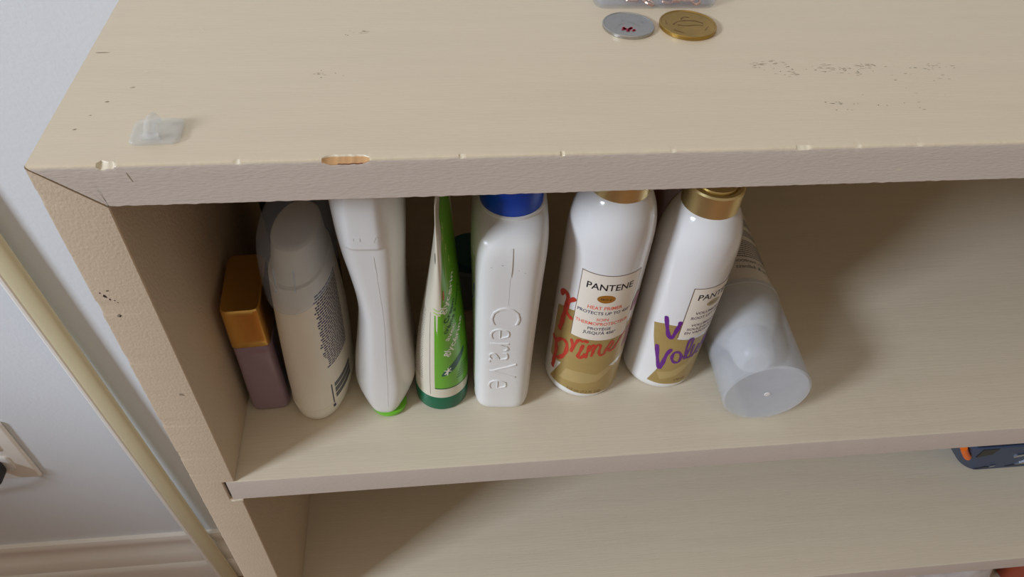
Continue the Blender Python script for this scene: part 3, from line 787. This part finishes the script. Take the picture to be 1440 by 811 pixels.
# root lift spray
t, s = spray('white hair spray with satin gold cap and purple brush lettering, beside the frosted can', (0.2792, 0.0672, ZS), (0, math.radians(1.2), 0), 0.0228, 0.124, 0.1315, 0.0175, 0.0152)
gold = [(-19.4, 58.2), (-13.5, 60.6), (-5.0, 61.5), (-3.3, 62), (-3.6, 50), (31, 47), (31, 58), (40, 56), (40, 4), (20, 5.0), (10, 5.8), (2.7, 6.4), (-6, 6.8), (-13.3, 7.8), (-10.1, 18), (-9.0, 22), (-14.3, 36.8), (-17.3, 47.5)]
apply_on('gold_band', s, poly_bm([gold]), GOLD_PRINT, t, 0.05, 1.5)
apply_on('gold_swoosh', s, poly_bm([[(-9, 18), (0, 20), (8, 26), (18, 40), (12, 24), (4, 15), (-6, 11)]]), GOLD_PRINT2, t, 0.08, 1.5)
apply_on('label_panel', s, poly_bm([rect(-3.4, 51.5, 30.4, 92.6)]), LABEL, t, 0.10, 1.5)
apply_on('label_border', s, poly_bm(frame_polys(-3.4, 51.5, 30.4, 92.6, 0.45)[0:1] + frame_polys(-3.4, 51.5, 30.4, 92.6, 0.45)[2:3]), BROWN_LINE, t, 0.14, 1.5)
apply_on('brand_lettering', s, text_bm([('PANTENE', 0.2, 83.6, 4.4, 26.4, 0.012, 0)]), INK, t, 0.16, 1.2)
apply_on('brand_oval', s, poly_bm([ellipse(12.0, 79.2, 5.0, 2.6)]), GOLD_PRINT, t, 0.16, 1.2)
apply_on('oval_lettering', s, text_bm([('PRO-V', 9.0, 78.3, 1.6, 6.0, 0.0, 0)]), INK, t, 0.2, 1.2)
apply_on('small_print', s, text_bm([('VOLUMIZING', 1.8, 71.4, 2.2, 20, 0.012, 0), ('ROOT LIFT SPRAY', 0.2, 67.4, 2.2, 25, 0.012, 0), ('VOLUMISANT', 1.8, 61.2, 2.0, 19, 0.012, 0), ('SOULÈVE-RACINE', 0.0, 57.8, 2.0, 25, 0.012, 0), ('EN VAPORISATEUR', -0.6, 54.6, 2.0, 26, 0.012, 0)]), mat('plum_ink', srgb(84, 52, 84), 0.4), t, 0.16, 1.2)
P_ = [([(-13.3, 66.0), (-11.1, 57.9), (-8.8, 51.5), (-7.2, 50.6), (-6.0, 54.8), (-5.2, 61.0), (-4.9, 64.5)], 2.7),
      ([(-13.5, 40.6), (-11.2, 30.5), (-8.2, 21.6), (-7.3, 26.7), (-6.6, 35.1), (-5.2, 39.9)], 2.7),
      ([(2.7, 34.0), (2.1, 28.8), (-1.1, 29.0), (-3.0, 33.0), (-2.3, 37.8), (0.5, 37.9), (2.7, 34.0)], 2.1),
      ([(2.7, 34), (4.2, 33)], 1.6), ([(5.2, 31.1), (6.9, 41.8), (6.6, 49.2), (4.6, 49.0), (4.4, 40.3), (6.4, 31.7), (9.0, 31.5)], 1.9),
      ([(9.3, 42.0), (9.4, 34.1), (11.6, 31.3), (13.8, 41), (13.6, 33.5), (15.4, 32)], 2.0)]
apply_on('brush_lettering', s, poly_bm(stroke_polys(P_)), PURPLE, t, 0.2, 1.2)
apply_on('brush_lettering', s, poly_bm(stroke_polys([([(16.6, 34), (17.4, 42), (19.2, 45), (19.6, 36), (22, 45), (23, 36), (26, 46), (26.5, 38)], 1.9)])), mat('violet_print', srgb(138, 90, 176), 0.35), t, 0.2, 1.2)
apply_on('volume_print', s, text_bm([('170 mL', 3.6, 9.0, 2.0, 8, 0.0, -2)]), BROWN_LINE, t, 0.12, 1.2)

# ---- lying can with frosted cap
t = thing('dry_shampoo_can', 'white can lying on its side with a frosted see-through cap facing out', 'can', (0.3295, 0.0185, ZS + 0.0266), (0, 0, math.radians(-3.0)))
RC = 0.0260
lathe('can_body', [(0, 0.042), (0.0130, 0.042), (0.0165, 0.044), (0.0215, 0.054), (0.0246, 0.060), (0.0252, 0.066), (0.0254, 0.078), (0.0254, 0.186), (0.025, 0.190), (0, 0.190)], PEARL, t, axis='y')
lathe('spray_nozzle', [(0, 0.0215), (0.0080, 0.022), (0.0110, 0.0245), (0.0128, 0.031), (0.0138, 0.042), (0, 0.042)], WHITE_SATIN, t, axis='y')
lathe('cap', [(0, 0), (RC - 0.0012, 0), (RC, 0.0010), (RC + 0.0001, 0.070), (RC - 0.0006, 0.0705), (RC - 0.0010, 0.070), (RC - 0.0014, 0.0020), (0, 0.0014)], FROST, t, axis='y')
lathe('cap_mark', [(0, -0.0003), (0.0016, -0.0002), (0.0019, 0.0001)], WHITE_SATIN, t, axis='y', n=20)
lathe('cap_ring', [(RC + 0.0001, 0.0665), (RC + 0.0006, 0.067), (RC + 0.0006, 0.070), (RC - 0.0002, 0.0708)], FROST, t, axis='y')
class CanSurf:      # u around the can (0 = top, + to the right), v towards the cap
    def wrap(self, u, v, w):
        a = u / 0.0254; r = 0.0254 + w
        return Vector((r * math.sin(a), -v, r * math.cos(a)))
cs = CanSurf()
lines = [('volume & fullness', 30, -80.5, 3.2, 34, 0.0, 180), ('DRY SHAMPOO | SHAMPOOING SEC', 34, -86, 2.4, 46, 0.0, 180)]
tb = text_bm(lines)
apply_on('lettering', cs, tb, INKGREY, t, 0.12, 1.5)
rows = []
r8 = random.Random(8)
for i in range(22):
    v = -92 - i * 2.0
    if i in (9, 10, 15, 16): continue
    u = -6 + r8.uniform(0, 1); e = 27 - 0.2 * i
    while u < e:
        L = r8.uniform(0.8, 2.6); rows.append(rect(u, v, min(u + L, e), v + 0.9)); u += L + 0.35
rows.append(ellipse(14, -140, 2.4, 2.4))
apply_on('small_print', cs, poly_bm(rows), INKGREY, t, 0.1, 3)

# ---- half hidden bottles behind
t = thing('small_jar', 'small slate blue bottle with teal lid, half hidden behind the green tube', 'bottle', (0.1620, 0.134, ZS))
lathe('bottle_body', [(0, 0), (0.0145, 0), (0.0155, 0.002), (0.0155, 0.034), (0.013, 0.037), (0, 0.037)], SLATE, t)
lathe('lid', [(0, 0.037), (0.0155, 0.037), (0.0158, 0.038), (0.0158, 0.044), (0.0150, 0.045), (0, 0.045)], TEAL, t)
t = thing('dark_bottle', 'charcoal bottle with gold collar hidden behind the frosted-cap deodorant', 'bottle', (0.0545, 0.142, ZS))
lathe('bottle_body', [(0, 0), (0.019, 0), (0.0205, 0.002), (0.0205, 0.098), (0.017, 0.106), (0.010, 0.110), (0, 0.110)], CHARCOAL, t)
lathe('collar', [(0, 0.110), (0.0100, 0.110), (0.0102, 0.116), (0, 0.116)], GOLD, t)
lathe('pump_cap', [(0, 0.116), (0.009, 0.116), (0.009, 0.134), (0.008, 0.136), (0, 0.136)], CHARCOAL, t)
t = thing('amber_bottle', 'dark amber bottle glimpsed in the gap between the two hair sprays', 'bottle', (0.2790, 0.142, ZS))
lathe('bottle_body', [(0, 0), (0.020, 0), (0.0215, 0.002), (0.0215, 0.088), (0.017, 0.097), (0.011, 0.100), (0, 0.100)], AMBER, t)
lathe('cap', [(0, 0.100), (0.012, 0.100), (0.012, 0.119), (0.011, 0.120), (0, 0.120)], CHARCOAL, t)

# ================================================================== on the top board
# adhesive hook
t = thing('adhesive_hook', 'clear plastic adhesive hook stuck to the top near the left corner', 'hook', (0.0402, 0.0185, 0.0), (0, 0, math.radians(2)))
bl = Loft([(0.0001, 0, 0, 0.0086, 0.0073, 7), (0.0011, 0, 0, 0.0088, 0.0075, 7), (0.0017, 0, 0, 0.0084, 0.0071, 7), (0.0019, 0, 0, 0.0076, 0.0063, 6)])
bl.build('base_plate', GLASSY, t)
bm = bmesh.new()
pts = [(-0.0010, -0.0050, 0.0020), (-0.0010, -0.0046, 0.0042), (-0.0008, -0.0028, 0.0056), (-0.0006, 0.0000, 0.0060), (-0.0004, 0.0022, 0.0052), (-0.0003, 0.0032, 0.0036)]
tube_bm(bm, pts, 0.0019, 12)
link_bm('hook_arm', bm, GLASSY, t)
bm = bmesh.new(); tube_bm(bm, [(-0.0040, -0.0056, 0.0026), (0.0024, -0.0056, 0.0026)], 0.0014, 10)
link_bm('hook_foot', bm, GLASSY, t)

# coins
def coin(name, label, loc, r, h, material, sides, rz):
    t = thing(name, label, 'coin', loc, (0, 0, rz))
    n = 132
    V = []; F = []
    prof = [(0.0, 0.0), (0.985, 0.0), (1.0, 0.12), (1.0, 0.88), (0.985, 1.0), (0.945, 1.0), (0.925, 0.86), (0.0, 0.86)]
    bm = bmesh.new(); rings = []
    for f, z in prof:
        if f == 0: rings.append([bm.verts.new((0, 0, z * h))]); continue
        ring = []
        for i in range(n):
            a = 2 * math.pi * i / n
            rr_ = r
            if sides:
                s_ = math.pi / sides; b = (a % (2 * s_)) - s_
                rr_ = r * (0.985 + 0.015 * (math.cos(s_) / math.cos(b)))
            ring.append(bm.verts.new((rr_ * f * math.cos(a), rr_ * f * math.sin(a), z * h)))
        rings.append(ring)
    for A, B in zip(rings, rings[1:]):
        if len(A) == 1:
            for i in range(n): bm.faces.new((A[0], B[(i + 1) % n], B[i]))
        elif len(B) == 1:
            for i in range(n): bm.faces.new((A[i], A[(i + 1) % n], B[0]))
        else:
            for i in range(n): bm.faces.new((A[i], A[(i + 1) % n], B[(i + 1) % n], B[i]))
    link_bm('coin_disc', bm, material, t)
    return t
def relief(parent, strokes, z, m, name='relief', hgt=0.00008):
    bm = poly_bm(stroke_polys(strokes))
    bmesh.ops.remove_doubles(bm, verts=bm.verts[:], dist=1e-5)
    for v in bm.verts: v.co = Vector((v.co.x * mm, v.co.y * mm, z + hgt))
    return link_bm(name, bm, m, parent, smooth=False)
t = coin('quarter_coin', 'silver coin with a small red mark lying on the top board', (0.2312, 0.0955, 0.0), 0.01194, 0.00158, STEEL, 0, 0)
relief(t, [([(-2.5, 3.8), (0, 2.5), (1.8, 1.6), (4.5, -1.5)], 0.28), ([(6.5, 2), (7.2, 2.4)], 0.4), ([(-5, -1), (-3, 0.5)], 0.3)], 0.00136, STEEL)
rm = [([(-3.6 + i * 0.9, -5.2 + 1.2 * math.sin(i * 2.1)), (-2.9 + i * 0.9, -4.6 + 1.4 * math.cos(i * 1.7))], 1.5) for i in range(6)]
relief(t, rm, 0.00138, CRIMSON, 'red_mark', 0.00012)
t = coin('dollar_coin', 'golden brass coin lying beside the silver coin on the top board', (0.2592, 0.0950, 0.0), 0.01325, 0.00195, BRASS, 11, 0.2)
relief(t, [([(-7, 1), (-4, 3), (0, 3.2), (4, 2), (7, -1)], 0.7), ([(-5, 0), (-2, -1.5), (3, -2), (6, -3)], 0.5), ([(-1, 5), (1, 6.5), (3, 5.6)], 0.8), ([(-9, -4), (-6, -7.5)], 0.5), ([(5, -7.5), (8, -4.6)], 0.5), ([(-10, 2), (-9, 5)], 0.5)], 0.00168, mat('coin_brass_dark', srgb(142, 112, 58), 0.4, metal=0.85))  # relief drawn in a darker brass to set it off

# bead box
t = thing('bead_box', 'clear plastic compartment box of jewellery findings behind the two coins', 'box', (0.2490, 0.1405, 0.0))
def rrect(hx, hy, r, z, n=6):
    out = []
    for cx, cy, a0 in ((hx - r, hy - r, 0), (-hx + r, hy - r, 90), (-hx + r, -hy + r, 180), (hx - r, -hy + r, 270)):
        for i in range(n + 1):
            a = math.radians(a0 + 90 * i / n); out.append((cx + r * math.cos(a), cy + r * math.sin(a), z))
    return out
rings = [rrect(0.0292, 0.0268, 0.005, 0.0), rrect(0.0302, 0.0278, 0.006, 0.0014), rrect(0.0306, 0.0282, 0.006, 0.018), rrect(0.0294, 0.0270, 0.005, 0.018), rrect(0.0290, 0.0266, 0.005, 0.0022), rrect(0.0282, 0.0258, 0.004, 0.0012)]
bm = bmesh.new(); R_ = [[bm.verts.new(p) for p in r] for r in rings]
for A, B in zip(R_, R_[1:]):
    for i in range(len(A)): bm.faces.new((A[i], A[(i + 1) % len(A)], B[(i + 1) % len(A)], B[i]))
bm.faces.new(R_[0]); bm.faces.new(R_[-1])
link_bm('box_body', bm, BOXCLEAR, t)
box('divider', 0.0015, 0.0028, -0.0264, 0.0264, 0.0015, 0.016, BOXCLEAR, t, bevel=0.0003)
box('divider', -0.0288, 0.0288, -0.0006, 0.0006, 0.0015, 0.016, BOXCLEAR, t, bevel=0.0003)

def clasp():
    t = thing('lobster_clasp', 'rose gold lobster clasp', 'clasp', (0, 0, 0), (0, 0, 0), 'rose gold findings in the bead box')
    bm = bmesh.new(); pts = [(0.0026 * math.cos(a) * (1.0 if math.cos(a) > 0 else 1.5), 0.0019 * math.sin(a), 0) for a in [2 * math.pi * i / 18 for i in range(18)]]
    tube_bm(bm, pts, 0.0006, 8, closed=True); link_bm('clasp_body', bm, ROSE, t)
    bm = bmesh.new(); tube_bm(bm, [(0.0026 + 0.0012 + 0.0012 * math.cos(a), 0.0012 * math.sin(a), 0) for a in [2 * math.pi * i / 14 for i in range(14)]], 0.00038, 8, closed=True); link_bm('end_ring', bm, ROSE, t)
    return t
def copy_tree(o, parent=None):
    c = o.copy(); COL.objects.link(c)
    if parent: c.parent = parent
    for ch in [k for k in bpy.data.objects if k.parent == o]: copy_tree(ch, c)
    return c
src = clasp()
r4 = random.Random(12)
first = True
spots = [(0.2385, 0.1195, 0.3, 'left'), (0.2450, 0.1175, 2.2, 'left'), (0.2440, 0.1240, 1.2, 'left'), (0.2355, 0.1250, 1.9, 'left'), (0.2560, 0.1180, 0.4, 'right'), (0.2595, 0.1170, 1.0, 'right'), (0.2635, 0.1185, -0.3, 'right'), (0.2590, 0.1225, 2.5, 'right'), (0.2655, 0.1240, 0.9, 'right'), (0.2690, 0.1175, 1.6, 'right'), (0.2620, 0.1280, 0.2, 'right'), (0.2725, 0.1210, 2.8, 'right'), (0.2565, 0.1270, 1.4, 'right')]
for i, (x, y, a, side_) in enumerate(spots):
    o = src if i == 0 else copy_tree(src)
    o.location = (x, y, 0.0019 + (0.0014 if i % 3 == 2 else 0)); o.rotation_euler = (r4.uniform(-0.35, 0.35), r4.uniform(-0.2, 0.2), a)
    o['label'] = 'rose gold lobster clasp lying in the %s front compartment of the clear bead box' % side_
    o['group'] = 'rose gold clasps in the %s compartment' % side_

# ================================================================== lower shelves
# navy basket, right edge of second shelf
t = thing('plastic_basket', 'navy blue slotted plastic basket at the right edge of the second shelf', 'basket', (0.715, 0.1385, -SH[1]))
hx, hy = 0.100, 0.056
rings = [rrect(hx - 0.004, hy - 0.004, 0.012, 0.0, 10), rrect(hx, hy, 0.014, 0.003, 10), rrect(hx + 0.030, hy + 0.006, 0.016, 0.055, 10), rrect(hx + 0.033, hy + 0.009, 0.018, 0.056, 10), rrect(hx + 0.032, hy + 0.008, 0.018, 0.0575, 10), rrect(hx + 0.028, hy + 0.004, 0.015, 0.0565, 10), rrect(hx - 0.002, hy - 0.002, 0.012, 0.005, 10), rrect(hx - 0.008, hy - 0.008, 0.010, 0.002, 10)]
bm = bmesh.new(); R_ = [[bm.verts.new(p) for p in r] for r in rings]
for A, B in zip(R_, R_[1:]):
    for i in range(len(A)): bm.faces.new((A[i], A[(i + 1) % len(A)], B[(i + 1) % len(A)], B[i]))
bm.faces.new(R_[0]); bm.faces.new(R_[-1])
link_bm('basket_body', bm, NAVY, t)
def wall_y(z): return -hy - 0.006 * (z - 0.003) / 0.052 + 0.0006
def slot(poly, m, name, d=0.0012):
    bm = bmesh.new()
    a = [bm.verts.new((x, wall_y(z) - 0.0004, z)) for x, z in poly]
    b = [bm.verts.new((x, wall_y(z) - 0.0004 - d, z)) for x, z in poly]
    bm.faces.new(a); bm.faces.new(b)
    for i in range(len(a)): bm.faces.new((a[i], a[(i + 1) % len(a)], b[(i + 1) % len(a)], b[i]))
    link_bm(name, bm, m, t, smooth=False)
slot([(-0.1060, 0.0330), (-0.0930, 0.0375), (-0.0930, 0.0490), (-0.1080, 0.0490)], BLACK, 'slot', 0.0006)
slot([(-0.0920, 0.0050), (-0.0780, 0.0075), (-0.0760, 0.0100), (-0.0840, 0.0094)], BLACK, 'slot', 0.0006)
slot([(-0.0800, 0.0090), (-0.0755, 0.0102), (-0.0750, 0.0130), (-0.0790, 0.0114)], CHROME, 'highlight_bar', 0.0012)  # bright piece painting the white highlight on this slot
slot([(-0.0680, 0.0295), (-0.0660, 0.0275), (-0.0440, 0.0355), (-0.0440, 0.0395), (-0.0660, 0.0325)], CHROME, 'highlight_bar', 0.0012)
slot([(-0.0620, 0.0070), (-0.0440, 0.0085), (-0.0440, 0.0120), (-0.0540, 0.0110)], BLACK, 'slot', 0.0006)
slot([(-0.0550, 0.0112), (-0.0440, 0.0122), (-0.0440, 0.0220), (-0.0520, 0.0138)], CHROME, 'highlight_bar', 0.0012)
slot([(-0.0240, 0.0120), (0.020, 0.012), (0.022, 0.034), (-0.0220, 0.0430)], BLACK, 'slot', 0.0006)
bm = bmesh.new(); tube_bm(bm, [(-0.1110, -0.0570, 0.0300), (-0.1160, -0.0580, 0.036), (-0.1220, -0.0582, 0.044), (-0.1260, -0.0585, 0.050)], 0.0030, 12)
link_bm('clip', bm, ORANGE, t)

# third shelf
t = thing('marbled_pouch', 'white marbled pouch at the lower right corner on the third shelf', 'pouch', (0.640, 0.085, -SH[2]))
def crump(v):
    k = 0.004 * pnoise(v * 40)
    return Vector((v.x + k, v.y - k, v.z + 0.008 * pnoise(Vector((v.x * 18, v.y * 18, 2))) * (v.z / 0.12)))
Loft(smooth_secs([(0, 0, 0, 0.070, 0.050, 4), (0.006, 0, 0, 0.078, 0.056, 4), (0.07, 0, 0, 0.074, 0.050, 4), (0.108, 0, 0, 0.068, 0.036, 3.5), (0.120, 0, 0, 0.060, 0.018, 3)], 5), warp=crump).build('pouch_body', MARBLE, t, nth=96)
bm = bmesh.new(); tube_bm(bm, [(-0.056, 0, 0.121), (0, 0, 0.122), (0.056, 0, 0.121)], 0.003, 10); link_bm('zip', bm, INKGREY, t)
t = thing('rust_red_jar', 'rust red glazed jar at the very corner beside the marbled pouch', 'jar', (0.7900, 0.066, -SH[2]))
lathe('jar_body', [(0, 0), (0.026, 0), (0.032, 0.006), (0.036, 0.04), (0.034, 0.09), (0.026, 0.110), (0.020, 0.116), (0.018, 0.116), (0.018, 0.10), (0, 0.10)], RUST, t)
lathe('lid', [(0, 0.116), (0.022, 0.116), (0.024, 0.119), (0.022, 0.126), (0.008, 0.130), (0.006, 0.136), (0, 0.138)], RUST, t)
